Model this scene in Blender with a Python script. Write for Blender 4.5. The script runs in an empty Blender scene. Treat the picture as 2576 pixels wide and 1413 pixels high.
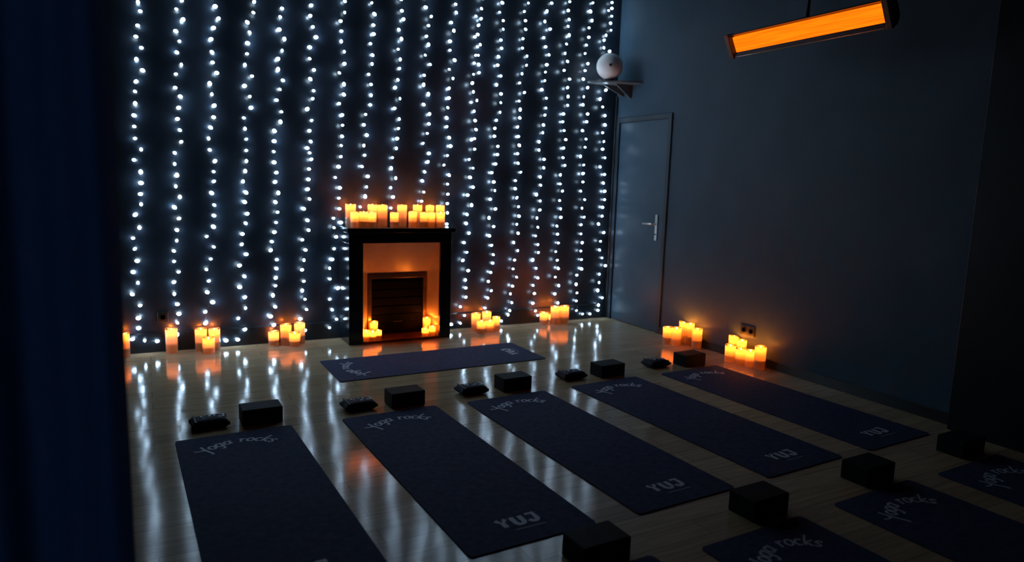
import bpy, bmesh, math, random
from mathutils import Vector, Matrix
random.seed(7)
SC = bpy.context.scene
COL = SC.collection
PI = math.pi

# ------------------------------------------------------------------ camera
IW, IH, F = 2576, 1413, 1725.116
R_ = Vector((0.88224, -0.46974, 0.03146)); U_ = Vector((0.03877, 0.13908, 0.98952)); W_ = Vector((0.46919, 0.87178, -0.14091))
EYE = Vector((0, 0, 1.44941))
YB, XR, ZC = 6.155, 4.5207, 3.5          # back wall, right wall, ceiling

def ray(px, py): return W_ + R_ * ((px - IW / 2) / F) - U_ * ((py - IH / 2) / F)
def at_floor(px, py, z=0.0): d = ray(px, py); return EYE + d * ((z - EYE.z) / d.z)
def at_y(px, py, Y): d = ray(px, py); return EYE + d * (Y / d.y)
def at_x(px, py, X): d = ray(px, py); return EYE + d * (X / d.x)

cam = bpy.data.cameras.new('camera'); cam_o = bpy.data.objects.new('camera', cam); COL.objects.link(cam_o)
M = Matrix.Identity(4)
for i in range(3):
    M[i][0], M[i][1], M[i][2], M[i][3] = R_[i], U_[i], -W_[i], EYE[i]
cam_o.matrix_world = M
cam.sensor_width = 36; cam.lens = F / IW * 36; cam.clip_start = 0.02
cam.dof.use_dof = True; cam.dof.focus_distance = 4.2; cam.dof.aperture_fstop = 1.2
SC.camera = cam_o
SC.view_settings.view_transform = 'Standard'; SC.view_settings.look = 'None'
SC.view_settings.gamma = 1; SC.view_settings.use_curve_mapping = False
SC.view_settings.exposure = 0.0
wd = bpy.data.worlds.new('night'); SC.world = wd; wd.use_nodes = True
wd.node_tree.nodes['Background'].inputs[0].default_value = (0.02, 0.03, 0.06, 1)
wd.node_tree.nodes['Background'].inputs[1].default_value = 0.03

# ------------------------------------------------------------------ materials
def mat(name, col, rough=0.5, spec=0.5, metal=0.0, noise=None, bump=None, coat=0.0):
    m = bpy.data.materials.new(name); m.use_nodes = True
    nt = m.node_tree; b = nt.nodes['Principled BSDF']
    b.inputs['Base Color'].default_value = (*col, 1); b.inputs['Roughness'].default_value = rough
    b.inputs['Specular IOR Level'].default_value = spec; b.inputs['Metallic'].default_value = metal
    b.inputs['Coat Weight'].default_value = coat
    tc = nt.nodes.new('ShaderNodeTexCoord')
    if noise:                                        # (scale, amount)
        n = nt.nodes.new('ShaderNodeTexNoise'); n.inputs['Scale'].default_value = noise[0]; n.inputs['Detail'].default_value = 6
        nt.links.new(tc.outputs['Object'], n.inputs['Vector'])
        r = nt.nodes.new('ShaderNodeValToRGB')
        k = noise[1]
        r.color_ramp.elements[0].color = (*[c * (1 - k) for c in col], 1); r.color_ramp.elements[0].position = .3
        r.color_ramp.elements[1].color = (*[min(1, c * (1 + k)) for c in col], 1); r.color_ramp.elements[1].position = .7
        nt.links.new(n.outputs['Fac'], r.inputs['Fac']); nt.links.new(r.outputs['Color'], b.inputs['Base Color'])
    if bump:                                         # (scale, strength, distance)
        n = nt.nodes.new('ShaderNodeTexNoise'); n.inputs['Scale'].default_value = bump[0]; n.inputs['Detail'].default_value = 4
        nt.links.new(tc.outputs['Object'], n.inputs['Vector'])
        bp = nt.nodes.new('ShaderNodeBump'); bp.inputs['Strength'].default_value = bump[1]; bp.inputs['Distance'].default_value = bump[2]
        nt.links.new(n.outputs['Fac'], bp.inputs['Height']); nt.links.new(bp.outputs['Normal'], b.inputs['Normal'])
    return m

def emit(name, col, strength):
    m = bpy.data.materials.new(name); m.use_nodes = True; nt = m.node_tree
    nt.nodes.remove(nt.nodes['Principled BSDF'])
    e = nt.nodes.new('ShaderNodeEmission'); e.inputs[0].default_value = (*col, 1); e.inputs[1].default_value = strength
    nt.links.new(e.outputs[0], nt.nodes['Material Output'].inputs['Surface'])
    return m

LED_B, LED_T, FLAME_L, HEAT_L = 9.5, 120.0, 520.0, 2.1
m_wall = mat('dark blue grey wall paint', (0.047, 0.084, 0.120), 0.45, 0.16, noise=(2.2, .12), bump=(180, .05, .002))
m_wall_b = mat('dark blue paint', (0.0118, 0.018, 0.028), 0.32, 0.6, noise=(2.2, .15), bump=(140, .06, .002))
m_ceil = mat('ceiling paint', (0.03, 0.035, 0.045), 0.7, .3, noise=(3, .1))
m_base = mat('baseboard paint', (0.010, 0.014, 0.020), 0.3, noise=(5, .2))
m_door = mat('door paint', (0.047, 0.084, 0.120), 0.36, 0.3, noise=(3, .1))
m_frame = mat('door frame paint', (0.018, 0.030, 0.042), 0.4, noise=(6, .15))
m_mat = mat('navy mat rubber', (0.038, 0.048, 0.098), 0.85, 0.15, noise=(30, .25), bump=(600, .25, .001))
m_print = mat('pale grey print', (0.42, 0.46, 0.54), 0.6, noise=(40, .1))
m_block = mat('black foam', (0.007, 0.011, 0.011), 0.7, .15, noise=(60, .4), bump=(300, .3, .001))
m_towel = mat('dark towel', (0.012, 0.014, 0.030), 0.75, .3, noise=(90, .4), bump=(350, .5, .002))
m_tprint = mat('white towel print', (0.55, 0.58, 0.66), 0.6, noise=(60, .1))
m_band = mat('towel band', (0.006, 0.007, 0.012), 0.6, noise=(60, .2))
m_fire = mat('black fireplace lacquer', (0.007, 0.010, 0.016), 0.16, .5, noise=(6, .2), bump=(30, .04, .002))
m_cream = mat('cream fireplace tile', (0.62, 0.47, 0.39), 0.25, noise=(8, .08))
m_hearth = mat('terracotta hearth', (0.16, 0.05, 0.035), 0.35, noise=(20, .3))
m_brass = mat('aged brass', (0.30, 0.20, 0.11), 0.32, metal=.9, noise=(20, .2))
m_shutter = mat('black iron shutter', (0.002, 0.002, 0.0024), 0.6, .06, noise=(30, .3))
m_steel = mat('brushed steel', (0.62, 0.62, 0.60), 0.28, metal=1.0, noise=(60, .08))
m_black = mat('black metal', (0.010, 0.011, 0.013), 0.35, metal=.3, noise=(40, .2))
m_plast = mat('black plastic', (0.012, 0.013, 0.015), 0.35, noise=(40, .2))
m_globe = mat('white globe', (0.88, 0.88, 0.86), 0.4, noise=(12, .04))
m_shelf = mat('grey shelf', (0.14, 0.16, 0.17), 0.4, noise=(20, .1))
m_curt = mat('navy curtain', (0.012, 0.026, 0.060), 0.65, .3, noise=(40, .2), bump=(400, .3, .001))
_nt = m_curt.node_tree; _tr = _nt.nodes.new('ShaderNodeBsdfTranslucent'); _tr.inputs[0].default_value = (.010, .035, .10, 1)
_mxs = _nt.nodes.new('ShaderNodeAddShader'); _nt.links.new(_nt.nodes['Principled BSDF'].outputs[0], _mxs.inputs[0]); _nt.links.new(_tr.outputs[0], _mxs.inputs[1])
_nt.links.new(_mxs.outputs[0], _nt.nodes['Material Output'].inputs['Surface'])
m_wire = mat('dark wire', (0.006, 0.010, 0.008), 0.4, noise=(90, .2))
m_led = emit('led light', (0.53, 0.77, 1.0), LED_B)
_nt = m_led.node_tree                                # an LED throws most of its light out of its tip (local +Z)
_tc = _nt.nodes.new('ShaderNodeTexCoord'); _sx = _nt.nodes.new('ShaderNodeSeparateXYZ'); _nt.links.new(_tc.outputs['Normal'], _sx.inputs[0])
_mx = _nt.nodes.new('ShaderNodeMath'); _mx.operation = 'MAXIMUM'; _mx.inputs[1].default_value = 0; _nt.links.new(_sx.outputs['Z'], _mx.inputs[0])
_pw = _nt.nodes.new('ShaderNodeMath'); _pw.operation = 'POWER'; _pw.inputs[1].default_value = 3; _nt.links.new(_mx.outputs[0], _pw.inputs[0])
_ma = _nt.nodes.new('ShaderNodeMath'); _ma.operation = 'MULTIPLY_ADD'; _ma.inputs[1].default_value = LED_T; _ma.inputs[2].default_value = LED_B
_nt.links.new(_pw.outputs[0], _ma.inputs[0]); _nt.links.new(_ma.outputs[0], _nt.nodes['Emission'].inputs['Strength'])
m_flame = emit('candle light', (1.0, 0.215, 0.018), FLAME_L)
m_wick = mat('wick', (0.02, 0.015, 0.01), .8, noise=(90, .2))

def wax():
    m = bpy.data.materials.new('candle wax'); m.use_nodes = True; nt = m.node_tree
    nt.nodes.remove(nt.nodes['Principled BSDF'])
    tc = nt.nodes.new('ShaderNodeTexCoord'); n = nt.nodes.new('ShaderNodeTexNoise'); n.inputs['Scale'].default_value = 30
    nt.links.new(tc.outputs['Object'], n.inputs['Vector'])
    r = nt.nodes.new('ShaderNodeValToRGB')
    r.color_ramp.elements[0].color = (.44, .36, .26, 1); r.color_ramp.elements[1].color = (.52, .43, .32, 1)
    nt.links.new(n.outputs['Fac'], r.inputs['Fac'])
    d = nt.nodes.new('ShaderNodeBsdfDiffuse'); nt.links.new(r.outputs['Color'], d.inputs['Color'])
    t = nt.nodes.new('ShaderNodeBsdfTranslucent'); t.inputs['Color'].default_value = (.95, .72, .45, 1)
    mx = nt.nodes.new('ShaderNodeMixShader'); mx.inputs[0].default_value = .48
    nt.links.new(d.outputs[0], mx.inputs[1]); nt.links.new(t.outputs[0], mx.inputs[2])
    g = nt.nodes.new('ShaderNodeBsdfGlossy'); g.inputs['Roughness'].default_value = .12
    fr = nt.nodes.new('ShaderNodeFresnel'); fr.inputs['IOR'].default_value = 1.5
    m2 = nt.nodes.new('ShaderNodeMixShader')
    nt.links.new(fr.outputs[0], m2.inputs[0]); nt.links.new(mx.outputs[0], m2.inputs[1]); nt.links.new(g.outputs[0], m2.inputs[2])
    nt.links.new(m2.outputs[0], nt.nodes['Material Output'].inputs['Surface'])
    return m
m_wax = wax()

def floor_mat():
    m = bpy.data.materials.new('oak laminate'); m.use_nodes = True; nt = m.node_tree; b = nt.nodes['Principled BSDF']
    tc = nt.nodes.new('ShaderNodeTexCoord')
    br = nt.nodes.new('ShaderNodeTexBrick')
    br.inputs['Scale'].default_value = 1; br.inputs['Brick Width'].default_value = 1.28; br.inputs['Row Height'].default_value = .125
    br.inputs['Mortar Size'].default_value = .0015; br.inputs['Mortar Smooth'].default_value = .3; br.inputs['Bias'].default_value = 0
    br.offset = .37
    br.inputs['Color1'].default_value = (.44, .32, .19, 1); br.inputs['Color2'].default_value = (.56, .41, .25, 1); br.inputs['Mortar'].default_value = (.14, .10, .065, 1)
    nt.links.new(tc.outputs['Object'], br.inputs['Vector'])
    mp = nt.nodes.new('ShaderNodeMapping'); mp.inputs['Scale'].default_value = (2.2, 32, 1)
    nt.links.new(tc.outputs['Object'], mp.inputs['Vector'])
    n = nt.nodes.new('ShaderNodeTexNoise'); n.inputs['Scale'].default_value = 1.6; n.inputs['Detail'].default_value = 8
    nt.links.new(mp.outputs[0], n.inputs['Vector'])
    mix = nt.nodes.new('ShaderNodeMix'); mix.data_type = 'RGBA'; mix.blend_type = 'MULTIPLY'; mix.inputs[0].default_value = .55
    r = nt.nodes.new('ShaderNodeValToRGB'); r.color_ramp.elements[0].color = (.55, .5, .45, 1); r.color_ramp.elements[0].position = .3
    r.color_ramp.elements[1].color = (1.15, 1.12, 1.05, 1); r.color_ramp.elements[1].position = .7
    nt.links.new(n.outputs['Fac'], r.inputs['Fac'])
    nt.links.new(br.outputs['Color'], mix.inputs[6]); nt.links.new(r.outputs['Color'], mix.inputs[7])
    nt.links.new(mix.outputs[2], b.inputs['Base Color'])
    rr = nt.nodes.new('ShaderNodeMapRange'); rr.inputs[3].default_value = .08; rr.inputs[4].default_value = .15
    nt.links.new(n.outputs['Fac'], rr.inputs[0]); nt.links.new(rr.outputs[0], b.inputs['Roughness'])
    b.inputs['Specular IOR Level'].default_value = .75
    n2 = nt.nodes.new('ShaderNodeTexNoise'); n2.inputs['Scale'].default_value = 9; n2.inputs['Detail'].default_value = 3
    nt.links.new(tc.outputs['Object'], n2.inputs['Vector'])
    add = nt.nodes.new('ShaderNodeMath'); add.operation = 'MULTIPLY_ADD'; add.inputs[1].default_value = .35
    nt.links.new(n.outputs['Fac'], add.inputs[0]); nt.links.new(n2.outputs['Fac'], add.inputs[2])
    bp = nt.nodes.new('ShaderNodeBump'); bp.inputs['Strength'].default_value = .13; bp.inputs['Distance'].default_value = .004
    nt.links.new(add.outputs[0], bp.inputs['Height']); nt.links.new(bp.outputs['Normal'], b.inputs['Normal'])
    return m
m_floor = floor_mat()

def heat_mat():
    m = bpy.data.materials.new('glowing heater'); m.use_nodes = True; nt = m.node_tree
    nt.nodes.remove(nt.nodes['Principled BSDF'])
    tc = nt.nodes.new('ShaderNodeTexCoord'); mp = nt.nodes.new('ShaderNodeMapping'); mp.inputs['Scale'].default_value = (40, 1.5, 40)
    n = nt.nodes.new('ShaderNodeTexNoise'); n.inputs['Scale'].default_value = 2; n.inputs['Detail'].default_value = 3
    nt.links.new(tc.outputs['Object'], mp.inputs['Vector']); nt.links.new(mp.outputs[0], n.inputs['Vector'])
    r = nt.nodes.new('ShaderNodeValToRGB'); r.color_ramp.elements[0].color = (.75, .085, .0015, 1); r.color_ramp.elements[0].position = .3
    r.color_ramp.elements[1].color = (1, .135, .002, 1); r.color_ramp.elements[1].position = .6
    nt.links.new(n.outputs['Fac'], r.inputs['Fac'])
    e = nt.nodes.new('ShaderNodeEmission'); e.inputs[1].default_value = HEAT_L
    nt.links.new(r.outputs['Color'], e.inputs[0]); nt.links.new(e.outputs[0], nt.nodes['Material Output'].inputs['Surface'])
    return m
m_heat = heat_mat()

# ------------------------------------------------------------------ mesh helpers
class MB:
    def __init__(s): s.v, s.f = [], []
    def add(s, vs, fs):
        k = len(s.v); s.v += [tuple(q) for q in vs]; s.f += [tuple(i + k for i in f) for f in fs]; return s
    def box(s, x0, y0, z0, x1, y1, z1):
        return s.add([(x0, y0, z0), (x1, y0, z0), (x1, y1, z0), (x0, y1, z0), (x0, y0, z1), (x1, y0, z1), (x1, y1, z1), (x0, y1, z1)],
                     [(3, 2, 1, 0), (4, 5, 6, 7), (0, 1, 5, 4), (1, 2, 6, 5), (2, 3, 7, 6), (3, 0, 4, 7)])
    def prism(s, poly, d, axis=2, a=0.0):            # polygon in the plane across AXIS, from a to a+d
        n = len(poly)
        def p(u, w, t): return {2: (u, w, t), 1: (u, t, w), 0: (t, u, w)}[axis]
        vs = [p(u, w, a) for u, w in poly] + [p(u, w, a + d) for u, w in poly]
        return s.add(vs, [tuple(range(n))[::-1], tuple(range(n, 2 * n))] + [(i, (i + 1) % n, n + (i + 1) % n, n + i) for i in range(n)])
    def quadslab(s, q, t):                           # four corners, thickened by vector t
        vs = [Vector(a) for a in q] + [Vector(a) + Vector(t) for a in q]
        return s.add(vs, [(3, 2, 1, 0), (4, 5, 6, 7), (0, 1, 5, 4), (1, 2, 6, 5), (2, 3, 7, 6), (3, 0, 4, 7)])
    def lathe(s, prof, n=28, c=(0, 0, 0), caps=True, wob=None):
        vs, fs = [], []
        for k, (r, z) in enumerate(prof):
            for i in range(n):
                a = 2 * PI * i / n
                dz = wob(a, k) if wob else 0
                vs.append((c[0] + r * math.cos(a), c[1] + r * math.sin(a), c[2] + z + dz))
        for k in range(len(prof) - 1):
            for i in range(n):
                j = (i + 1) % n; fs.append((k * n + i, k * n + j, (k + 1) * n + j, (k + 1) * n + i))
        if caps:
            fs.append(tuple(range(n))[::-1]); fs.append(tuple(range((len(prof) - 1) * n, len(prof) * n)))
        return s.add(vs, fs)
    def tube(s, pts, r, n=8, caps=True):
        pts = [Vector(p) for p in pts]; vs, fs = [], []
        prev = None
        for i, p in enumerate(pts):
            t = (pts[min(i + 1, len(pts) - 1)] - pts[max(i - 1, 0)]).normalized()
            a = t.cross(Vector((0, 0, 1))) if prev is None else prev - t * prev.dot(t)
            if a.length < 1e-4: a = t.cross(Vector((1, 0, 0)))
            a.normalize(); prev = a; b = t.cross(a)
            rr = r[i] if isinstance(r, (list, tuple)) else r
            vs += [p + a * (rr * math.cos(2 * PI * k / n)) + b * (rr * math.sin(2 * PI * k / n)) for k in range(n)]
        for i in range(len(pts) - 1):
            for k in range(n):
                j = (k + 1) % n; fs.append((i * n + k, i * n + j, (i + 1) * n + j, (i + 1) * n + k))
        if caps: fs += [tuple(range(n))[::-1], tuple(range((len(pts) - 1) * n, len(pts) * n))]
        return s.add(vs, fs)
    def mesh(s, name, m, smooth=False):
        me = bpy.data.meshes.new(name); me.from_pydata(s.v, [], s.f); me.validate()
        bm = bmesh.new(); bm.from_mesh(me)
        if not getattr(s, 'keep_normals', False): bmesh.ops.recalc_face_normals(bm, faces=bm.faces)
        bm.to_mesh(me); bm.free()
        me.materials.append(m)
        if smooth:
            for p in me.polygons: p.use_smooth = True
        return me
    def build(s, name, m, parent=None, bevel=0, smooth=False, seg=2):
        me = s.mesh(name, m, smooth or bevel > 0)
        o = bpy.data.objects.new(name, me); COL.objects.link(o)
        if parent: o.parent = parent
        if bevel:
            b = o.modifiers.new('bevel', 'BEVEL'); b.width = bevel; b.segments = seg; b.limit_method = 'ANGLE'; b.angle_limit = .6
            b.harden_normals = True
        return o

def link_mesh(name, me, parent=None):
    o = bpy.data.objects.new(name, me); COL.objects.link(o)
    if parent: o.parent = parent
    return o
def tag(o, label=None, cat=None, group=None, kind=None):
    if label: o['label'] = label
    if cat: o['category'] = cat
    if group: o['group'] = group
    if kind: o['kind'] = kind
    return o
def thing(name, label, cat, loc=(0, 0, 0), rz=0, group=None):
    o = bpy.data.objects.new(name, None); COL.objects.link(o); o.empty_display_size = .1
    o.location = loc; o.rotation_euler = (0, 0, rz)
    return tag(o, label, cat, group)
def struct(o): o['kind'] = 'structure'; return o

# ------------------------------------------------------------------ the room
struct(MB().box(-2.2, -1.6, -.1, XR + .2, YB + .2, 0).build('floor', m_floor))
struct(MB().box(-2.2, -1.6, ZC, XR + .2, YB + .2, ZC + .1).build('ceiling', m_ceil))
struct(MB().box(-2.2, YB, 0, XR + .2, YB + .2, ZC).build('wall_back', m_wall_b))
DY0, DY1, DZ = 5.287, 6.07, 2.12
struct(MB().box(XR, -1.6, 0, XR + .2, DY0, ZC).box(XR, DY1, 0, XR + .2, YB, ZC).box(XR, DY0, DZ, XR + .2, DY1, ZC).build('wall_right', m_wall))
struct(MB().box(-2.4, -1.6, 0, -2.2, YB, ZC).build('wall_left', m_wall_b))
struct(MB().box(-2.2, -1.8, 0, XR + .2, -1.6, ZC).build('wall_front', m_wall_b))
struct(MB().prism([(YB, 0), (YB - .014, 0), (YB - .014, .15), (YB - .006, .162), (YB, .162)], XR + 2.2, 0, -2.2).build('baseboard_back', m_base))
struct(MB().box(XR - .013, -1.6, 0, XR, DY0 - .05, .075).build('baseboard_right', m_base, bevel=.003))
# the dark return at the near end of the right wall
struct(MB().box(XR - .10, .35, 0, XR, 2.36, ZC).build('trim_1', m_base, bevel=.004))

# door
d = struct(MB().box(XR + .006, DY0, .006, XR + .046, DY1, DZ).build('door_1', m_door, bevel=.003))
MB().prism([(DY0, 0), (DY0, DZ), (DY1, DZ), (DY1, 0), (DY1 + .05, 0), (DY1 + .05, DZ + .05), (DY0 - .05, DZ + .05), (DY0 - .05, 0)], .024, 0, XR - .016).build('door_frame', m_frame, d, bevel=.004)
hp = MB().box(XR - .003, 5.372, .925, XR + .008, 5.410, 1.183).build('handle_plate', m_steel, d, bevel=.004)
hp['label'] = 'tall brushed steel handle plate'
MB().tube([(XR - .004, 5.392, 1.09), (XR - .045, 5.392, 1.09), (XR - .055, 5.402, 1.09), (XR - .055, 5.54, 1.088)], [.009, .009, .010, .008], 10).build('lever', m_steel, hp, smooth=True)
MB().lathe([(.008, 0), (.008, .006), (.005, .008)], 12).build('keyhole', m_black, hp).matrix_local = Matrix.Translation((XR - .003, 5.392, .985)) @ Matrix.Rotation(-PI / 2, 4, 'Y')
# corner pipe
p = thing('corner_pipe', 'slim black pipe running up the corner beside the door', 'pipe', (XR - .016, YB - .018, 0))
MB().tube([(0, 0, 0), (0, 0, 2.40)], .013, 12).build('pipe', m_black, p, smooth=True)
for z in (.45, 1.25, 2.05):
    MB().lathe([(.0155, 0), (.0155, .018)], 12, (0, 0, z)).build('clip', m_black, p)

# ------------------------------------------------------------------ fairy light strands
S1 = [(347,5),(353,28),(346,64),(342,92),(356,120),(343,149),(359,177),(342,205),(340,230),(340,260),(337,290),(338,318),(340,348),(355,376),(337,402),(354,432),(355,460),(353,488),(355,514),(340,540),(351,572),(335,599),(339,626),(345,656),(335,684),(347,711),(333,740),(353,768),(348,800),(349,825),(333,853),(364,856),(396,858)]
def cv(pts, ox, oy, s): return [(ox + x / s, oy + y / s) for x, y in pts]
A = lambda *p: cv(p, 280, 0, 3.071)
B = lambda *p: cv(p, 280, 440, 2.944)
C = lambda *p: cv(p, 900, 0, 2.826)
D = lambda *p: cv(p, 1100, 440, 3.071)
E = lambda *p: cv(p, 820, 480, 3.364)
S2 = A((545,5),(502,70),(553,152),(497,240),(525,318),(507,405),(541,498),(498,572),(494,677),(532,745),(520,832),(512,918),(530,1005),(541,1095),(490,1180),(490,1267),(507,1352)) + B((485,5),(478,85),(508,162),(468,240),(502,322),(485,407),(485,485),(462,562),(466,640),(500,718),(465,793),(467,882),(490,957),(500,1028),(490,1095),(487,1180))
S3 = A((802,50),(828,143),(790,215),(770,303),(778,403),(783,482),(815,563),(760,645),(777,727),(795,815),(790,905),(768,985),(752,1070),(760,1157),(800,1245),(790,1325),(793,1400)) + B((742,133),(762,222),(760,300),(756,383),(708,455),(760,533),(738,622),(704,700),(721,785),(710,868),(750,942),(697,1013),(698,1097))
S4 = A((1103,15),(1097,97),(1050,172),(1068,250),(1052,333),(1048,415),(1032,500),(1087,588),(1028,663),(1070,745),(1078,832),(1023,910),(1033,993),(1042,1075),(1042,1162),(1044,1243),(1035,1320),(1018,1400)) + B((998,130),(988,200),(1007,287),(995,357),(972,437),(967,513),(1000,587),(950,670),(985,750),(950,830),(990,905),(995,985),(942,1062),(990,1142),(937,1218),(850,1225))
S5 = A((1318,65),(1305,130),(1297,228),(1337,302),(1320,390),(1287,455),(1288,535),(1325,620),(1303,690),(1278,773),(1315,863),(1307,940),(1260,1010),(1258,1090),(1255,1170),(1257,1253),(1275,1333),(1265,1405)) + B((1237,132),(1215,200),(1232,275),(1220,352),(1207,423),(1188,493),(1180,558),(1225,627),(1222,692),(1218,762),(1217,820),(1197,890),(1213,975),(1180,1047),(1205,1110))
S6 = A((1543,42),(1537,122),(1556,208),(1580,287),(1532,365),(1533,453),(1565,540),(1537,610),(1562,700),(1556,762),(1513,843),(1547,930),(1530,1010),(1540,1092),(1515,1143),(1532,1180),(1545,1230),(1527,1305),(1522,1385)) + B((1455,105),(1467,177),(1425,250),(1452,335),(1460,408),(1415,480),(1437,555),(1427,630),(1412,702),(1425,787),(1415,855),(1435,920),(1445,995),(1398,1065),(1437,1150))
S7 = A((1805,10),(1803,97),(1772,163),(1777,240),(1777,320),(1800,400),(1800,493),(1762,563),(1797,650),(1797,730),(1760,800),(1783,888),(1787,967),(1783,1052),(1776,1123),(1773,1210),(1755,1287),(1730,1370)) + B((1692,95),(1685,172),(1690,250),(1645,320),(1650,390),(1700,352),(1665,458),(1650,547),(1635,625),(1617,690),(1620,770),(1680,837),(1618,920),(1635,997),(1668,1067),(1615,1130))
S8 = C((100,20),(118,100),(110,178),(113,242),(90,310),(106,392),(102,455),(77,528),(95,600),(95,677),(88,745),(55,813),(42,887),(63,960),(43,1035),(48,1103),(30,1183),(70,1253),(63,1327),(53,1395)) + [(906,520)]
S9 = C((313,77),(325,137),(292,210),(310,277),(288,350),(302,423),(295,487),(285,567),(265,623),(300,700),(262,770),(295,845),(290,913),(280,985),(275,1055),(247,1120),(238,1195),(270,1265),(235,1333),(250,1400)) + [(983,523)]
S10 = C((482,52),(523,117),(502,182),(487,258),(503,317),(480,392),(515,458),(472,535),(468,602),(502,668),(468,742),(510,810),(505,880),(495,948),(465,1018),(505,1090),(498,1150),(475,1220),(458,1285),(470,1365)) + [(1061,506)]
S11 = C((695,30),(700,88),(663,160),(683,217),(655,293),(655,357),(688,427),(650,493),(677,558),(648,628),(647,697),(640,765),(632,837),(633,900),(650,978),(660,1038),(638,1105),(612,1173),(650,1245),(638,1308),(640,1380)) + E((1028,107),(1028,187),(1022,280))
S12 = C((880,62),(840,115),(877,133),(858,180),(852,245),(832,262),(870,317),(850,333),(838,393),(858,393),(860,458),(828,448),(862,517),(823,528),(815,590),(822,652),(847,713),(805,727),(827,790),(835,857),(840,920),(830,985),(808,993),(832,1060),(792,1133),(820,1195),(797,1260),(820,1330),(780,1387)) + D((235,155),(265,232),(230,305),(222,373),(245,450),(205,522),(230,597),(197,660),(240,738),(218,810),(222,872),(222,943),(178,1017),(205,1083),(175,1143),(108,1153))
S13 = C((1028,20),(1008,87),(1035,147),(1033,207),(1017,285),(1022,343),(1000,402),(995,463),(1017,540),(987,603),(1018,667),(1017,730),(1012,797),(985,855),(975,912),(972,968),(995,1040),(993,1098),(980,1165),(953,1227),(967,1293),(975,1355)) + D((408,187),(450,262),(400,330),(435,398),(403,470),(420,543),(432,615),(427,680),(413,752),(395,822),(418,893),(390,950),(368,1027))
S14 = C((1213,22),(1183,82),(1193,147),(1193,208),(1175,275),(1172,342),(1203,398),(1200,463),(1168,525),(1150,590),(1185,657),(1148,718),(1155,778),(1152,838),(1135,903),(1142,970),(1148,1032),(1137,1092),(1140,1160),(1160,1223),(1120,1283),(1118,1340),(1133,1402)) + D((615,178),(627,245),(632,318),(615,380),(625,450),(590,520),(622,583),(598,657),(585,725),(612,788),(582,858),(565,917),(575,985),(560,1047),(547,1080),(490,1125))
S15 = C((1378,22),(1345,80),(1330,152),(1368,207),(1322,268),(1335,333),(1360,390),(1343,460),(1335,512),(1330,573),(1308,637),(1340,697),(1337,767),(1330,818),(1320,888),(1315,942),(1290,1008),(1288,1067),(1325,1132),(1322,1192),(1298,1258),(1300,1315),(1270,1383)) + D((795,200),(793,270),(770,333),(777,403),(760,470),(778,537),(782,598),(738,655),(763,720),(778,795),(740,852),(750,915),(738,990),(758,1050),(770,1082))
S16 = C((1508,12),(1497,75),(1502,138),(1495,187),(1502,250),(1485,313),(1475,380),(1492,437),(1468,500),(1505,562),(1492,622),(1495,685),(1492,748),(1463,810),(1458,865),(1468,928),(1478,992),(1463,1052),(1458,1120),(1473,1175),(1440,1242),(1440,1307),(1455,1358)) + D((945,197),(953,263),(955,327),(925,395),(928,457),(937,525),(915,592),(928,658),(935,722),(913,788),(938,853),(907,918),(932,987))
S17 = C((1672,20),(1655,82),(1665,147),(1645,198),(1642,265),(1625,320),(1617,380),(1637,452),(1615,502),(1603,562),(1635,622),(1607,688),(1602,745),(1635,810),(1628,865),(1597,928),(1622,988),(1617,1047),(1583,1112),(1607,1172),(1602,1233),(1600,1293),(1585,1357)) + D((1138,190),(1118,257),(1135,325),(1110,385),(1110,455),(1120,522),(1110,587),(1115,653),(1115,725),(1077,773),(1073,845),(1080,910),(1075,972),(1075,1047),(1123,1073),(1172,1070))
S18 = C((1807,18),(1807,60),(1783,75),(1805,115),(1797,165),(1800,215),(1765,250),(1752,285),(1750,340),(1790,365),(1775,430),(1762,500),(1770,570),(1765,640),(1722,705),(1742,760),(1757,822),(1757,887),(1742,943),(1750,1005),(1740,1060),(1758,1122),(1722,1185),(1755,1240),(1745,1300),(1755,1360)) + D((1293,125),(1293,190),(1278,250),(1272,318),(1245,378),(1285,445),(1262,512),(1253,578),(1272,640),(1300,700),(1253,765),(1250,832),(1240,890),(1275,948),(1243,1005),(1240,1045))
STR = [
 (S1, 'leftmost strand of white fairy lights, hanging next to the dark curtain'),
 (S2, 'white fairy light strand that ends just right of the lone floor candle'),
 (S3, 'white fairy light strand ending above the three candle group on the left'),
 (S4, 'white fairy light strand with its tail on the baseboard between two left candle groups'),
 (S5, 'white fairy light strand ending above the small candle of the four left of the fireplace'),
 (S6, 'white fairy light strand ending by the right candle of the four left of the fireplace'),
 (S7, 'white fairy light strand bunched along the left side of the fireplace'),
 (S8, 'short white light strand ending behind the left end of the mantel candles'),
 (S9, 'short white light strand ending in the gap among the mantel candles'),
 (S10, 'short white light strand ending right of centre behind the mantel candles'),
 (S11, 'white light strand ending at the right end of the mantel'),
 (S12, 'doubled white light strand falling to the floor just right of the fireplace'),
 (S13, 'white fairy light strand ending over the five candles right of the fireplace'),
 (S14, 'white light strand ending between the two candle groups right of the fireplace'),
 (S15, 'white light strand ending beside the single candle left of the tall pair'),
 (S16, 'white fairy light strand ending over the tall candle pair near the corner'),
 (S17, 'second white light strand from the room corner, its tail on the floor'),
 (S18, 'white light strand in the room corner beside the door and white globe'),
]
def bulb_mesh(seed):
    rnd = random.Random(seed)
    b = MB(); b.lathe([(.18, -1.05), (.55, -.85), (.86, -.5), (1, 0), (.86, .5), (.5, .87), (.15, 1.0)], 10)
    me = b.mesh('bulb', m_led, True); return me
BULB = [bulb_mesh(i) for i in range(2)]
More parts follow.
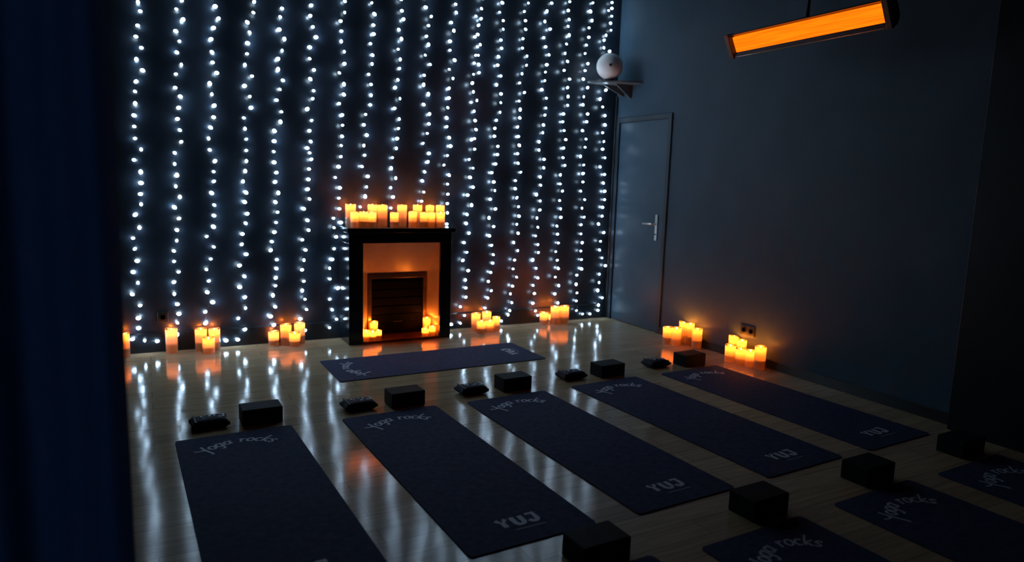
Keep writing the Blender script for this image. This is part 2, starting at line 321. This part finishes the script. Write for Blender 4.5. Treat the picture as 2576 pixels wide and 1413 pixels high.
for k, (pts, lab) in enumerate(STR):
    pts = sorted(pts, key=lambda q: q[1]) if k not in (0, 3, 11, 16) else pts
    P = []
    for px, py in pts:
        d_ = random.choice((.018, .022, .028, .036, .045, .06))
        q = at_y(px, py, YB - d_)
        if q.z < .03: q.z = .03
        q.x = min(q.x, XR - .046)
        if q.z < .17: q.y = min(q.y, YB - .034)
        P.append(q)
    top = P[0].copy(); up = []
    z = top.z + .095
    while z < ZC - .06:                                             # the run above the frame, up to the ceiling
        up.append(Vector((min(XR - .05, top.x + random.uniform(-.025, .025)), YB - random.choice((.018, .025, .036, .05)), z))); z += .095 + random.uniform(-.012, .012)
    P = up[::-1] + P
    base = Vector((P[0].x, YB - .03, 0))
    t = thing('light_strand', lab, 'string lights', base, 0, 'strands of white fairy lights on the back wall')
    L_ = [q - base for q in P]
    # the wire weaves past the bulbs (smoothed), pinned at the ceiling
    wpts = [Vector((L_[0].x, .01, ZC - .001))]
    for i, q in enumerate(L_):
        a, c_ = L_[max(0, i - 1)], L_[min(len(L_) - 1, i + 1)]
        m_ = (a + q * 2 + c_) / 4; m_.y = min(m_.y + .004, .026); wpts.append(m_)
    w = MB().tube(wpts, .0016, 5).build('wire', m_wire, t, smooth=True)
    rad = .0145 - .0025 * min(1, k / 12)
    for i, q in enumerate(L_):
        o = link_mesh('bulb', BULB[i % 2], t); o.location = q
        if k == 17 and random.random() < .7: o.rotation_euler = (random.uniform(-.3, .3), random.uniform(1.0, 1.6), 0)
        s = rad * random.uniform(.72, 1.14)
        gap = .03 - q.y - .003
        s = min(s, max(.011, gap))
        o.scale = (s, s, s * 1.12); ax = random.choice((-1, -1, 1, 1, 0)) * random.uniform(.8, 1.7) + PI * (random.random() < .12)
        o.rotation_euler = (PI + random.uniform(-.35, .35) if random.random() < .7 else random.uniform(-.3, .3), ax, 0)

# ------------------------------------------------------------------ yoga mats
ML, MW, MT = 1.74, .616, .006
def mat_mesh():
    r = .022; poly = []
    for cx, cy, a0 in ((MW - r, -r, 0), (r, -r, 90), (r, -ML + r, 180), (MW - r, -ML + r, 270)):
        for i in range(6):
            a = math.radians(a0 + 90 * i / 5); poly.append((cx + r * math.cos(a), cy + r * math.sin(a)))
    return MB().prism(poly, MT).mesh('mat_sheet', m_mat)
MATM = mat_mesh()
def circ(cx, cy, rx, ry, a0=0, a1=360, n=14): return [(cx + rx * math.cos(math.radians(a0 + (a1 - a0) * i / n)), cy + ry * math.sin(math.radians(a0 + (a1 - a0) * i / n))) for i in range(n + 1)]
GL = {
 'Y': ([[(0, 1.7), (.2, 1.2), (.55, .85), (.85, 1.0)], [(1.15, 1.8), (.9, 1.1), (.6, .2), (.25, -.55), (-.1, -.75)]], 1.25),
 'o': ([circ(.45, .5, .38, .5)], .98),
 'g': ([circ(.42, .5, .36, .5), [(.8, 1.05), (.78, .2), (.72, -.45), (.45, -.8), (.1, -.6)]], 1.05),
 'a': ([circ(.42, .5, .36, .5), [(.8, 1.05), (.8, .2), (1.0, 0)]], 1.15),
 'r': ([[(.1, 1.05), (.15, .5), (.12, 0)], [(.13, .55), (.35, .92), (.68, .95)]], .8),
 'c': ([circ(.48, .5, .38, .5, 50, 310)], .88),
 'k': ([[(.3, 1.95), (.18, 1), (.1, 0)], [(.8, 1.05), (.15, .42), (.45, .3), (.85, -.05)]], .95),
 's': ([[(.72, .95), (.4, 1.05), (.12, .8), (.4, .5), (.7, .25), (.45, -.02), (.05, .08)]], .85),
 ' ': ([], .75),
}
def ribbon(b, pts, w, z, h):
    pts = [Vector((p[0], p[1], 0)) for p in pts]
    lo, hi = [], []
    for i, p in enumerate(pts):
        t = (pts[min(i + 1, len(pts) - 1)] - pts[max(0, i - 1)]).normalized(); n = Vector((-t.y, t.x, 0))
        ww = w * (.75 + .45 * abs(t.y))
        lo.append(p - n * ww / 2); hi.append(p + n * ww / 2)
    vs = [(q.x, q.y, z) for q in lo] + [(q.x, q.y, z) for q in hi] + [(q.x, q.y, z + h) for q in lo] + [(q.x, q.y, z + h) for q in hi]
    n = len(pts); fs = []
    for i in range(n - 1):
        fs += [(2 * n + i, 2 * n + i + 1, 3 * n + i + 1, 3 * n + i), (i, n + i, n + i + 1, i + 1), (i, i + 1, 2 * n + i + 1, 2 * n + i), (n + i, 3 * n + i, 3 * n + i + 1, n + i + 1)]
    fs += [(0, 2 * n, 3 * n, n), (n - 1, 2 * n - 1, 4 * n - 1, 3 * n - 1)]
    b.add(vs, fs)
def dens(pts, n=3):
    out = []
    for i in range(len(pts) - 1):
        for k in range(n): out.append(tuple(pts[i][j] + (pts[i + 1][j] - pts[i][j]) * k / n for j in (0, 1)))
    return out + [pts[-1]]
def script_mesh():
    text = 'Yoga rocks'; tot = sum(GL[c][1] for c in text)
    cx, cy, Rb = .308, -.352, .198
    a0, a1 = -60, 52
    u = Rb * math.radians(a1 - a0) / tot
    out = []; b = MB(); x = 0
    for ch in text:
        if ch == ' ': out.append(b.mesh('slogan_word', m_print)); b = MB()
        for st in GL[ch][0]:
            q = []
            for gx, gy in dens(st, 2):
                s_ = x + gx + .12 * gy
                a = math.radians(a0) + s_ * u / Rb; r = Rb + gy * u * 1.12
                q.append((cx + r * math.sin(a), cy + r * math.cos(a)))
            ribbon(b, q, .0105, MT, .0006)
        x += GL[ch][1]
    out.append(b.mesh('slogan_word', m_print)); return out
def logo(width, m, z=0.0, h=.0006, stroke=.020):
    b = MB(); hgt = width * .36; w = width
    S = [[(0, hgt), (.12 * w, .5 * hgt), (.24 * w, hgt)], [(.12 * w, .5 * hgt), (.12 * w, 0)],
         [(.40 * w, hgt), (.40 * w, .35 * hgt)] + circ(.51 * w, .35 * hgt, .11 * w, .35 * hgt, 180, 360, 10) + [(.62 * w, hgt)],
         [(.78 * w, hgt), (.97 * w, hgt), (.97 * w, .35 * hgt)] + circ(.87 * w, .35 * hgt, .10 * w, .35 * hgt, 0, -170, 10)]
    for s in S: ribbon(b, s, stroke, z, h)
    return b
def logo_mesh():
    b = logo(.19, m_print, MT)
    b.v = [(x + .222, y - 1.60, z) for x, y, z in b.v]
    ribbon(b, [(.27, -1.635), (.42, -1.635)], .004, MT, .0006)      # small line under the logo
    return b.mesh('logo', m_print)
SCR, LOGO = script_mesh(), logo_mesh()
MATS = [
 (.098, 3.985, .032, 'navy yoga mat nearest the dark curtain, its near end out of frame'),
 (1.006, 3.989, .034, 'navy yoga mat second from the left in the middle row'),
 (1.834, 3.997, .037, 'navy yoga mat in the centre of the middle row of five'),
 (2.680, 4.033, .047, 'navy yoga mat fourth from the left, second from the right wall'),
 (3.533, 4.056, .043, 'navy yoga mat alongside the right wall by the floor candles'),
 (1.112, 1.955, .02, 'yoga mat of which only a far corner shows at the bottom edge'),
 (1.945, 1.925, .03, 'dark yoga mat cut off at the bottom, slogan half visible'),
 (2.803, 1.957, .035, 'dark yoga mat in the near row, its whole slogan visible'),
 (3.632, 1.960, .03, 'dark yoga mat in the lower right corner of the room'),
]
for i, (x, y, th, lab) in enumerate(MATS):
    t = thing('yoga_mat', lab, 'yoga mat', (x, y, 0), th, 'yoga mats laid in rows')
    link_mesh('mat_sheet', MATM, t); [tag(link_mesh('slogan_word', w_, t), 'pale grey curved script word') for w_ in SCR]
    o = link_mesh('logo', LOGO, t); o['label'] = 'pale grey letters'
t = thing('yoga_mat', 'single navy yoga mat lying crosswise in front of the fireplace', 'yoga mat', (1.1808, 5.3758, 0), .0186 + PI / 2)
t.location = (1.1808 + .0115, 5.3758 - .616, 0); t.rotation_euler[2] = .0186 + PI / 2
link_mesh('mat_sheet', MATM, t); [tag(link_mesh('slogan_word', w_, t), 'pale grey curved script word') for w_ in SCR]; link_mesh('logo', LOGO, t)['label'] = 'pale grey letters'

# ------------------------------------------------------------------ foam blocks
BL, BD, BH = .228, .15, .098
BLK = [
 (.455, 4.085, .02, 'black foam block at the head of the leftmost yoga mat'),
 (1.345, 4.058, .03, 'black foam block at the head of the second mat from left'),
 (2.165, 4.090, .03, 'black foam block at the head of the centre yoga mat'),
 (3.020, 4.125, .045, 'black foam block at the head of the fourth mat from left'),
 (3.862, 4.132, .04, 'black foam block before the candles at the right wall'),
 (1.408, 1.975, .03, 'large looking black foam block at the bottom edge, nearest the viewer'),
 (2.315, 1.985, .03, 'black foam block behind the half visible slogan mat at the bottom'),
 (3.125, 2.005, .03, 'black foam block behind the near row mat with whole slogan'),
 (3.985, 2.020, .03, 'black foam block farthest right, almost lost in the dark'),
]
BM_ = None
for x, y, th, lab in BLK:
    if BM_ is None:
        o = MB().box(0, 0, 0, BL, BD, BH).build('foam_block', m_block, bevel=.007, seg=3); BM_ = o
    else:
        o = BM_.copy(); COL.objects.link(o)
    o.location = (x, y, 0); o.rotation_euler = (0, 0, th); tag(o, lab, 'yoga block', 'foam blocks at the head of the mats')

# ------------------------------------------------------------------ folded towels
def towel_mesh(seed):
    rnd = random.Random(seed); b = MB()
    nx, ny = 16, 10; w, dp, h = .205, .135, .062
    top, bot = [], []
    for j in range(ny + 1):
        for i in range(nx + 1):
            u, v = i / nx * 2 - 1, j / ny * 2 - 1
            e = (1 - abs(u) ** 4) * (1 - abs(v) ** 4)
            pin = .010 * (abs(u) * abs(v)) ** 3
            x = u * (w / 2) * (1 - .05 * (1 - v * v)) ; y = v * (dp / 2) * (1 - .05 * (1 - u * u))
            z = h * (.52 + .48 * max(0, e) ** .45) + pin + rnd.uniform(-.0012, .0012)
            zb = h * (.48 * (1 - max(0, e) ** .35))
            if j in (0, ny) or i in (0, nx): z = h * .5 + pin; zb = h * .40
            top.append((x, y, z)); bot.append((x, y, zb * .8))
    n = len(top); fs = []
    for j in range(ny):
        for i in range(nx):
            a = j * (nx + 1) + i
            fs.append((a, a + 1, a + nx + 2, a + nx + 1)); fs.append((n + a, n + a + nx + 1, n + a + nx + 2, n + a + 1))
    edge = [i for i in range(nx + 1)] + [j * (nx + 1) + nx for j in range(1, ny + 1)] + [ny * (nx + 1) + i for i in range(nx - 1, -1, -1)] + [j * (nx + 1) for j in range(ny - 1, 0, -1)]
    for k in range(len(edge)):
        a, c = edge[k], edge[(k + 1) % len(edge)]; fs.append((a, n + a, n + c, c))
    zmin = min(q[2] for q in bot)
    b.add(top + [(x, y, z - zmin) for x, y, z in bot], fs)
    return b.mesh('towel_body', m_towel, True)
TOW = [
 (.285, 4.165, .05, 'folded dark towel left of the block by the leftmost mat'),
 (1.155, 4.150, .06, 'folded dark towel with bright letters by the second mat'),
 (1.955, 4.175, .02, 'folded dark towel above the head of the centre mat'),
 (2.808, 4.222, .03, 'folded dark towel at the head of the fourth mat'),
 (3.660, 4.262, .04, 'folded dark towel by the mat along the right wall'),
]
lg = logo(.125, m_tprint, .0605, .0012, .011); lg.v = [(x - .045, y - .018, z) for x, y, z in lg.v]
LGM = lg.mesh('towel_lettering', m_tprint)
for i, (x, y, th, lab) in enumerate(TOW):
    t = thing('folded_towel', lab, 'towel', (x, y, 0), th, 'folded towels at the head of the mats')
    link_mesh('towel_body', towel_mesh(i), t); o = link_mesh('towel_lettering', LGM, t); o['label'] = 'white letters on top'
    MB().prism([(-.082, -.068), (-.073, -.068), (-.073, .068), (-.082, .068)], .004, 2, .0555).build('band', m_band, t)

# ------------------------------------------------------------------ fireplace
FX0, FX1, FY, FH = 1.535, 2.492, 5.822, 1.028
OX0, OX1, OZ = 1.662, 2.383, .893
IX0, IX1, IY, IZ = 1.768, 2.337, 6.06, .588
fp = thing('fireplace', 'black lacquered fireplace surround with a glowing cream lined opening', 'fireplace', (0, 0, 0))
MB().box(FX0 - .016, FY - .02, .985, FX1 + .03, YB - .002, FH).build('mantel_shelf', m_fire, fp, bevel=.005)
MB().box(FX0, FY, OZ, FX1, YB - .002, .985).build('lintel', m_fire, fp, bevel=.004)
for a, b_ in ((FX0, OX0), (OX1, FX1)):
    MB().box(a, FY, 0, b_, YB - .002, OZ).build('pilaster', m_fire, fp, bevel=.004)
k = .03
for a, b_ in ((OX0, IX0), (OX1, IX1)):
    sg = -1 if a < 2 else 1
    MB().quadslab([(a, FY + k, .02), (b_, IY, .02), (b_, IY, IZ), (a, FY + k, OZ)], (sg * .004, .004, 0)).build('cheek', m_cream, fp)
MB().quadslab([(OX0, FY + k, OZ - .001), (OX1, FY + k, OZ - .001), (IX1, IY, IZ), (IX0, IY, IZ)], (0, .004, .004)).build('hood_panel', m_cream, fp)
MB().box(OX0 - .002, FY + .002, 0, OX1 + .002, YB - .01, .020).build('hearth', m_hearth, fp)
fr = MB().prism([(IX0, .02), (IX0, IZ), (IX1, IZ), (IX1, .02), (IX1 - .034, .02), (IX1 - .034, IZ - .040), (IX0 + .034, IZ - .040), (IX0 + .034, .02)], .022, 1, IY - .018).build('insert_frame', m_brass, fp, bevel=.004)
sh = MB(); sh.box(IX0 + .03, IY + .004, .02, IX1 - .03, IY + .014, IZ - .03)
for j in range(6): sh.box(IX0 + .034, IY - .004 + .0, .06 + j * .078, IX1 - .034, IY + .006, .128 + j * .078)
sho = sh.build('shutter', m_shutter, fp, bevel=.003)
MB().tube([(2.02, IY - .004, .14), (2.02, IY - .022, .14), (2.09, IY - .022, .14), (2.09, IY - .004, .14)], .004, 8).build('shutter_handle', m_brass, sho, smooth=True)

# ------------------------------------------------------------------ candles
def candle(x, y, z, r, h, lab, grp, slant=0.0, sdir=0.0, wob=.0025, flame=1.0, seed=0):
    rnd = random.Random(seed); ph = rnd.uniform(0, 6.28)
    t = thing('pillar_candle', lab, 'candle', (x, y, z), 0, grp)
    dep = h * .62
    n = 32
    top = lambda a: slant * math.cos(a - sdir) + wob * (math.sin(2 * a + ph) + .6 * math.sin(3 * a + 2 * ph))
    prof = [(r * .97, 0), (r, .004), (r, h * .35), (r, h * .65), (r, h - .012), (r * .995, h - .004), (r * .96, h), (r * .92, h - .004)]
    b = MB(); b.lathe(prof, n, caps=False, wob=lambda a, k: top(a) if k >= 4 else (top(a) * .5 if k == 3 else 0))
    b.add([(r * .99 * math.cos(2 * PI * i / n), r * .99 * math.sin(2 * PI * i / n), h - dep) for i in range(n)], [tuple(range(n))])
    b.build('wax_body', m_wax, t, smooth=True)
    fz = h - .036
    f = MB().lathe([(.001, .008), (.0045, .011), (.0062, .016), (.0052, .023), (.0028, .030), (.0006, .037)], 10, (0, 0, fz))
    fo = f.build('flame', m_flame, t, smooth=True)
    MB().lathe([(.0035, h - dep - fz), (.0030, .0), (.0013, .010)], 6, (0, 0, fz)).build('wick', m_wick, fo)
    return t
SPEC = []
def cpx(xl, xr, ytop, ybot, lab, grp, z0=0.0, Y=None, X=None, **kw):
    """a candle from its silhouette: base on the floor (or on a shelf of height z0, at depth Y)"""
    xm = (xl + xr) / 2
    if Y is None: q = at_floor(xm, ybot, z0)
    else: q = at_y(xm, 600, Y); q = Vector((q.x, Y, z0))
    depth = (q - EYE).dot(W_)
    r = (xr - xl) / 2 / F * depth
    u = q + W_ * 0
    # centre lies one radius behind the foot's front edge
    if Y is None:
        dxy = Vector((q.x, q.y, 0)).normalized(); q = q + dxy * (r * .8)
        k_ = min(1, (XR - .018 - r) / q.x if q.x > 0 else 1, (YB - .018 - r) / q.y)   # keep clear of the baseboards
        q = q * k_; q.z = z0; r *= k_
    tp = at_y(xm, ytop, q.y); h = tp.z - z0
    SPEC.append([q.x, q.y, z0, r, h, lab, grp, dict(kw, seed=int(xm * 7 + ytop))])

G = 'candles on the floor left of the fireplace'
cpx(302, 327, 838, 900, 'tall candle half hidden behind the dark curtain edge', G)
cpx(419, 447, 826, 888, 'lone tall cream candle on the floor at the far left', G)
cpx(493, 521, 826, 883, 'left of the two tall candles in the left trio', G)
cpx(527, 554, 826, 882, 'right of the two tall candles in the left trio', G)
cpx(511, 540, 846, 887, 'short candle in front of the left trio', G)
cpx(676, 702, 833, 869, 'short candle standing alone left of three, near the fireplace', G)
cpx(706, 733, 815, 868, 'tall candle left in the trio just left of the fireplace', G)
cpx(741, 767, 811, 864, 'tallest candle, right in the trio just left of the fireplace', G)
cpx(728, 755, 834, 870, 'short front candle of the trio just left of the fireplace', G)
G = 'candles on the floor right of the fireplace'
cpx(1185, 1208, 787, 832, 'tall left candle of the five right of the fireplace', G)
cpx(1212, 1235, 783, 826, 'tall back candle of the five right of the fireplace', G)
cpx(1199, 1222, 806, 838, 'short front left candle of the five right of the fireplace', G)
cpx(1221, 1242, 805, 834, 'short front middle candle of the five right of the fireplace', G)
cpx(1238, 1257, 796, 831, 'right end candle of the five right of the fireplace', G)
cpx(1357, 1377, 785, 816, 'short candle alone left of the tall pair near the corner', G)
cpx(1379, 1395, 790, 810, 'short candle peeking out behind the tall pair near the corner', G)
cpx(1384, 1407, 770, 816, 'left of the tall candle pair near the corner', G)
cpx(1407, 1430, 769, 815, 'right of the tall candle pair near the corner', G)
G = 'candles on the floor along the right wall'
cpx(1666, 1688, 822, 865, 'leftmost short candle in the far group at the right wall', G)
cpx(1687, 1712, 822, 868, 'second short candle in the far group at the right wall', G)
cpx(1706, 1728, 810, 864, 'tallest candle in the far group at the right wall', G, slant=.008, sdir=PI * .8)
cpx(1725, 1744, 813, 860, 'tall back candle in the far group at the right wall', G)
cpx(1739, 1764, 826, 874, 'right front candle in the far group at the right wall', G)
cpx(1822, 1848, 867, 910, 'front left candle with a white flame in the near right group', G)
cpx(1830, 1856, 845, 899, 'tallest candle in the near group at the right wall', G, slant=.010, sdir=PI * .9)
cpx(1851, 1875, 854, 900, 'back middle candle in the near group at the right wall', G)
cpx(1848, 1874, 874, 915, 'short front centre candle in the near right group', G)
cpx(1873, 1898, 876, 918, 'short front right candle in the near right group', G)
cpx(1896, 1924, 869, 922, 'right end candle in the near group at the right wall', G)
G = 'candles on the mantel shelf'
MZ = FH
BKY, FRY = 6.04, 5.905
for xl, xr, yt, lab in ((869, 895, 513, 'tall candle at the left end of the mantel back row'),
                        (925, 948, 514, 'left of the two adjoining tall mantel candles'),
                        (949, 974, 515, 'right of the two adjoining tall mantel candles'),
                        (999, 1023, 515, 'tall mantel candle standing apart in the middle'),
                        (1038, 1061, 515, 'tall mantel candle third from the right in back'),
                        (1070, 1091, 516, 'tall mantel candle second from the right in back'),
                        (1095, 1117, 516, 'tall mantel candle at the right end of the back row')):
    cpx(xl, xr, yt, 0, lab, G, MZ, BKY)
for xl, xr, yt, lab in ((882, 903, 533, 'short front mantel candle at the left end'),
                        (904, 925, 532, 'short front mantel candle second from the left'),
                        (925, 946, 534, 'short front mantel candle third from the left'),
                        (981, 1002, 534, 'short front mantel candle standing apart in the middle'),
                        (1027, 1048, 532, 'short front mantel candle fourth from the right'),
                        (1056, 1075, 534, 'short front mantel candle third from the right'),
                        (1076, 1094, 534, 'short front mantel candle second from the right'),
                        (1097, 1118, 534, 'short front mantel candle at the right end')):
    cpx(xl, xr, yt, 0, lab, G, MZ, FRY)
G = 'candles inside the fireplace'
for xl, xr, yt, Y, lab, kw in ((931, 951, 809, 5.985, 'tall slanted candle in the left corner of the fireplace opening', dict(slant=.008, sdir=0)),
                               (912, 930, 830, 5.875, 'short front left candle in the fireplace opening', {}),
                               (930, 947, 832, 5.885, 'short front middle candle in the fireplace opening', {}),
                               (945, 961, 827, 5.96, 'short right candle of the left fireplace group', {}),
                               (1067, 1086, 798, 5.955, 'tall bright candle at the right inside the fireplace', {}),
                               (1064, 1082, 824, 5.895, 'short left candle of the right fireplace group', {}),
                               (1083, 1099, 819, 5.885, 'short right candle of the right fireplace group', {})):
    cpx(xl, xr, yt, 0, lab, G, .020, Y, **kw)

# no two candles may share space: the nearer of a pair slides along its sight line until they just clear
for it in range(200):
    moved = False
    for a in SPEC:
        for c_ in SPEC:
            if a is c_ or a[2] != c_[2]: continue
            if math.hypot(a[0], a[1]) > math.hypot(c_[0], c_[1]): continue
            if math.hypot(a[0] - c_[0], a[1] - c_[1]) < a[3] + c_[3] + .0025:
                a[0] *= .9992; a[1] *= .9992; a[3] *= .9992; moved = True
    if not moved: break
for q in SPEC: candle(*q[:7], **q[7])

# ------------------------------------------------------------------ heater
HX, HY0, HY1, HZ = 3.95, 2.735, 3.945, 2.525
ht = thing('infrared_heater', 'glowing orange infrared heater bar hanging near the right wall', 'heater', (HX, (HY0 + HY1) / 2, HZ))
hl = (HY1 - HY0) / 2; tl = math.radians(28)
def rot(x, z): return (x * math.cos(tl) - z * math.sin(tl), x * math.sin(tl) + z * math.cos(tl))
# trough section in x-z, open to -x (tilted down to the room)
sec = [(-.030, -.082), (-.026, -.088), (.020, -.072), (.052, -.035), (.052, .035), (.020, .072), (-.026, .088), (-.030, .082), (.012, .062), (.040, .030), (.040, -.030), (.012, -.062)]
sec = [rot(a, b) for a, b in sec]
MB().prism([(a, b) for a, b in sec], 2 * hl, 1, -hl).build('housing', m_black, ht, bevel=.002)
gl_ = [rot(a, b) for a, b in [(-.012, -.056), (-.010, -.060), (.010, -.060), (.036, -.028), (.036, .028), (.010, .060), (-.010, .060), (-.012, .056)]]
ge = MB().prism(gl_, 2 * hl - .03, 1, -hl + .015).build('heating_panel', m_heat, ht)
ge['label'] = 'bright orange glowing panel'
lp = MB().prism([rot(a, b) for a, b in [(-.031, -.084), (-.034, -.078), (-.016, -.052), (-.012, -.058)]], 2 * hl - .02, 1, -hl + .01).build('reflector_lip', mat('polished reflector', (.50, .34, .32), .10, metal=1.0, noise=(40, .05)), ht)
for s in (-1, 1):
    pts = [rot(a, b) for a, b in [(-.036, -.094), (.025, -.082), (.060, -.04), (.060, .04), (.025, .082), (-.036, .094)]]
    MB().prism(pts, .040, 1, s * (hl + .020) - .020).build('end_cap', m_black, ht, bevel=.004)
ry = -.02
rod = MB().tube([(.02, ry, .07), (.02, ry, ZC - HZ)], .011, 10).build('ceiling_rod', m_black, ht, smooth=True)
MB().lathe([(.05, ZC - HZ - .02), (.05, ZC - HZ)], 18, (.02, ry, 0)).build('ceiling_plate', m_black, rod)
MB().box(-.005, ry - .03, .05, .045, ry + .03, .085).build('bracket', m_black, ht, bevel=.003)

# ------------------------------------------------------------------ corner shelf and globe
SZ = 2.512
t = thing('corner_shelf', 'small grey corner shelf high up above the door', 'shelf', (XR, YB, SZ))
MB().prism([(-.002, -.075), (-.44, -.075), (-.44, -.12), (-.33, -.26), (-.20, -.36), (-.05, -.43), (-.002, -.43)], .018, 2, -.018).build('board', m_shelf, t, bevel=.003)
MB().prism([(-.002, -.018), (-.20, -.018), (-.20, -.026), (-.016, -.15), (-.002, -.15)], .014, 1, -.25).build('bracket', m_shelf, t, bevel=.002)
MB().prism([(-.002, -.018), (-.26, -.018), (-.26, -.026), (-.016, -.12), (-.002, -.12)], .014, 1, -.12).build('bracket', m_shelf, t, bevel=.002)
gx, gy, gr = 4.243, 5.93, .134
t = thing('globe_lamp', 'round white unlit globe on the corner shelf', 'globe', (gx, gy, SZ))
prof = [(.055, .010)] + [(gr * math.cos(math.radians(a)), .016 + gr * .97 + gr * math.sin(math.radians(a)) * .97) for a in range(-64, 86, 10)]
MB().lathe(prof, 36).build('globe', m_globe, t, smooth=True)
MB().lathe([(.070, 0), (.070, .010), (.058, .020)], 28).build('base', m_black, t, smooth=False)
kn = MB().lathe([(.014, 0), (.014, .014), (.008, .018)], 16).build('knob', m_plast, t)
dv = (EYE - Vector((gx, gy, SZ + .146))).normalized(); dv = (dv + Vector((.06, 0, .12))).normalized()
kn.matrix_local = Matrix.Translation(Vector((0, 0, .146)) + dv * (gr - .004)) @ dv.to_track_quat('Z', 'Y').to_matrix().to_4x4()

# ------------------------------------------------------------------ sockets
def socket(lab, loc, rz, n):
    t = thing('wall_socket', lab, 'socket', loc, rz)
    w = .078 * n
    pl = MB().box(-w / 2, -.010, -.042, w / 2, 0, .042).build('plate', m_plast, t, bevel=.003)
    for i in range(n):
        b = MB().lathe([(.026, 0), (.026, .004), (.020, .004), (.018, -.002)], 20)
        o = b.build('outlet', m_black, pl); o.matrix_local = Matrix.Translation((-w / 2 + .039 + .078 * i, -.010, 0)) @ Matrix.Rotation(PI / 2, 4, 'X')
socket('black double socket low on the right wall behind the near candles', (XR, 4.108, .268), -PI / 2, 2)
socket('small dark socket low on the back wall left of the lone candle', (.10, YB, .285), 0, 1)

# ------------------------------------------------------------------ curtain in the near left
nx = 150; cz = 3.42
b = MB(); x0, x1 = -1.05, -.055
rows = [0.012, .6, 1.4, 2.2, 3.0, cz]
vs = []
for zi, z in enumerate(rows):
    for i in range(nx + 1):
        u = i / nx; x = x0 + (x1 - x0) * u
        ph = u * 15.5 * PI / 2 + .5 * math.sin(u * 9) + .06 * math.sin(z * 1.3 + u * 4)
        am = .042 + .018 * math.sin(u * 13 + 1)
        y = 1.93 + am * math.sin(ph) + .012 * math.sin(2.3 * ph + 1)
        vs.append((x + .006 * math.sin(z + u * 7) * (1 - u), y, z))
fs = [(r * (nx + 1) + i, r * (nx + 1) + i + 1, (r + 1) * (nx + 1) + i + 1, (r + 1) * (nx + 1) + i) for r in range(len(rows) - 1) for i in range(nx)]
b.add(vs, fs)
t = thing('curtain', 'heavy navy curtain hanging in the dark left foreground', 'curtain', (0, 0, 0))
cu = b.build('fabric', m_curt, t, smooth=True)
MB().tube([(-1.2, 1.93, cz + .02), (.10, 1.93, cz + .02)], .014, 12).build('rail', m_black, t, smooth=True)
for i in range(9):
    x = -1.0 + i * .115
    MB().tube([(x, 1.93 + .022 * math.cos(a), cz + .02 + .022 * math.sin(a)) for a in [2 * PI * q / 14 for q in range(15)]], .003, 6, False).build('ring', m_black, t, smooth=True)
for x in (-1.15, .08): MB().box(x - .012, 1.918, cz + .02, x + .012, 1.942, ZC).build('rail_hanger', m_black, t)
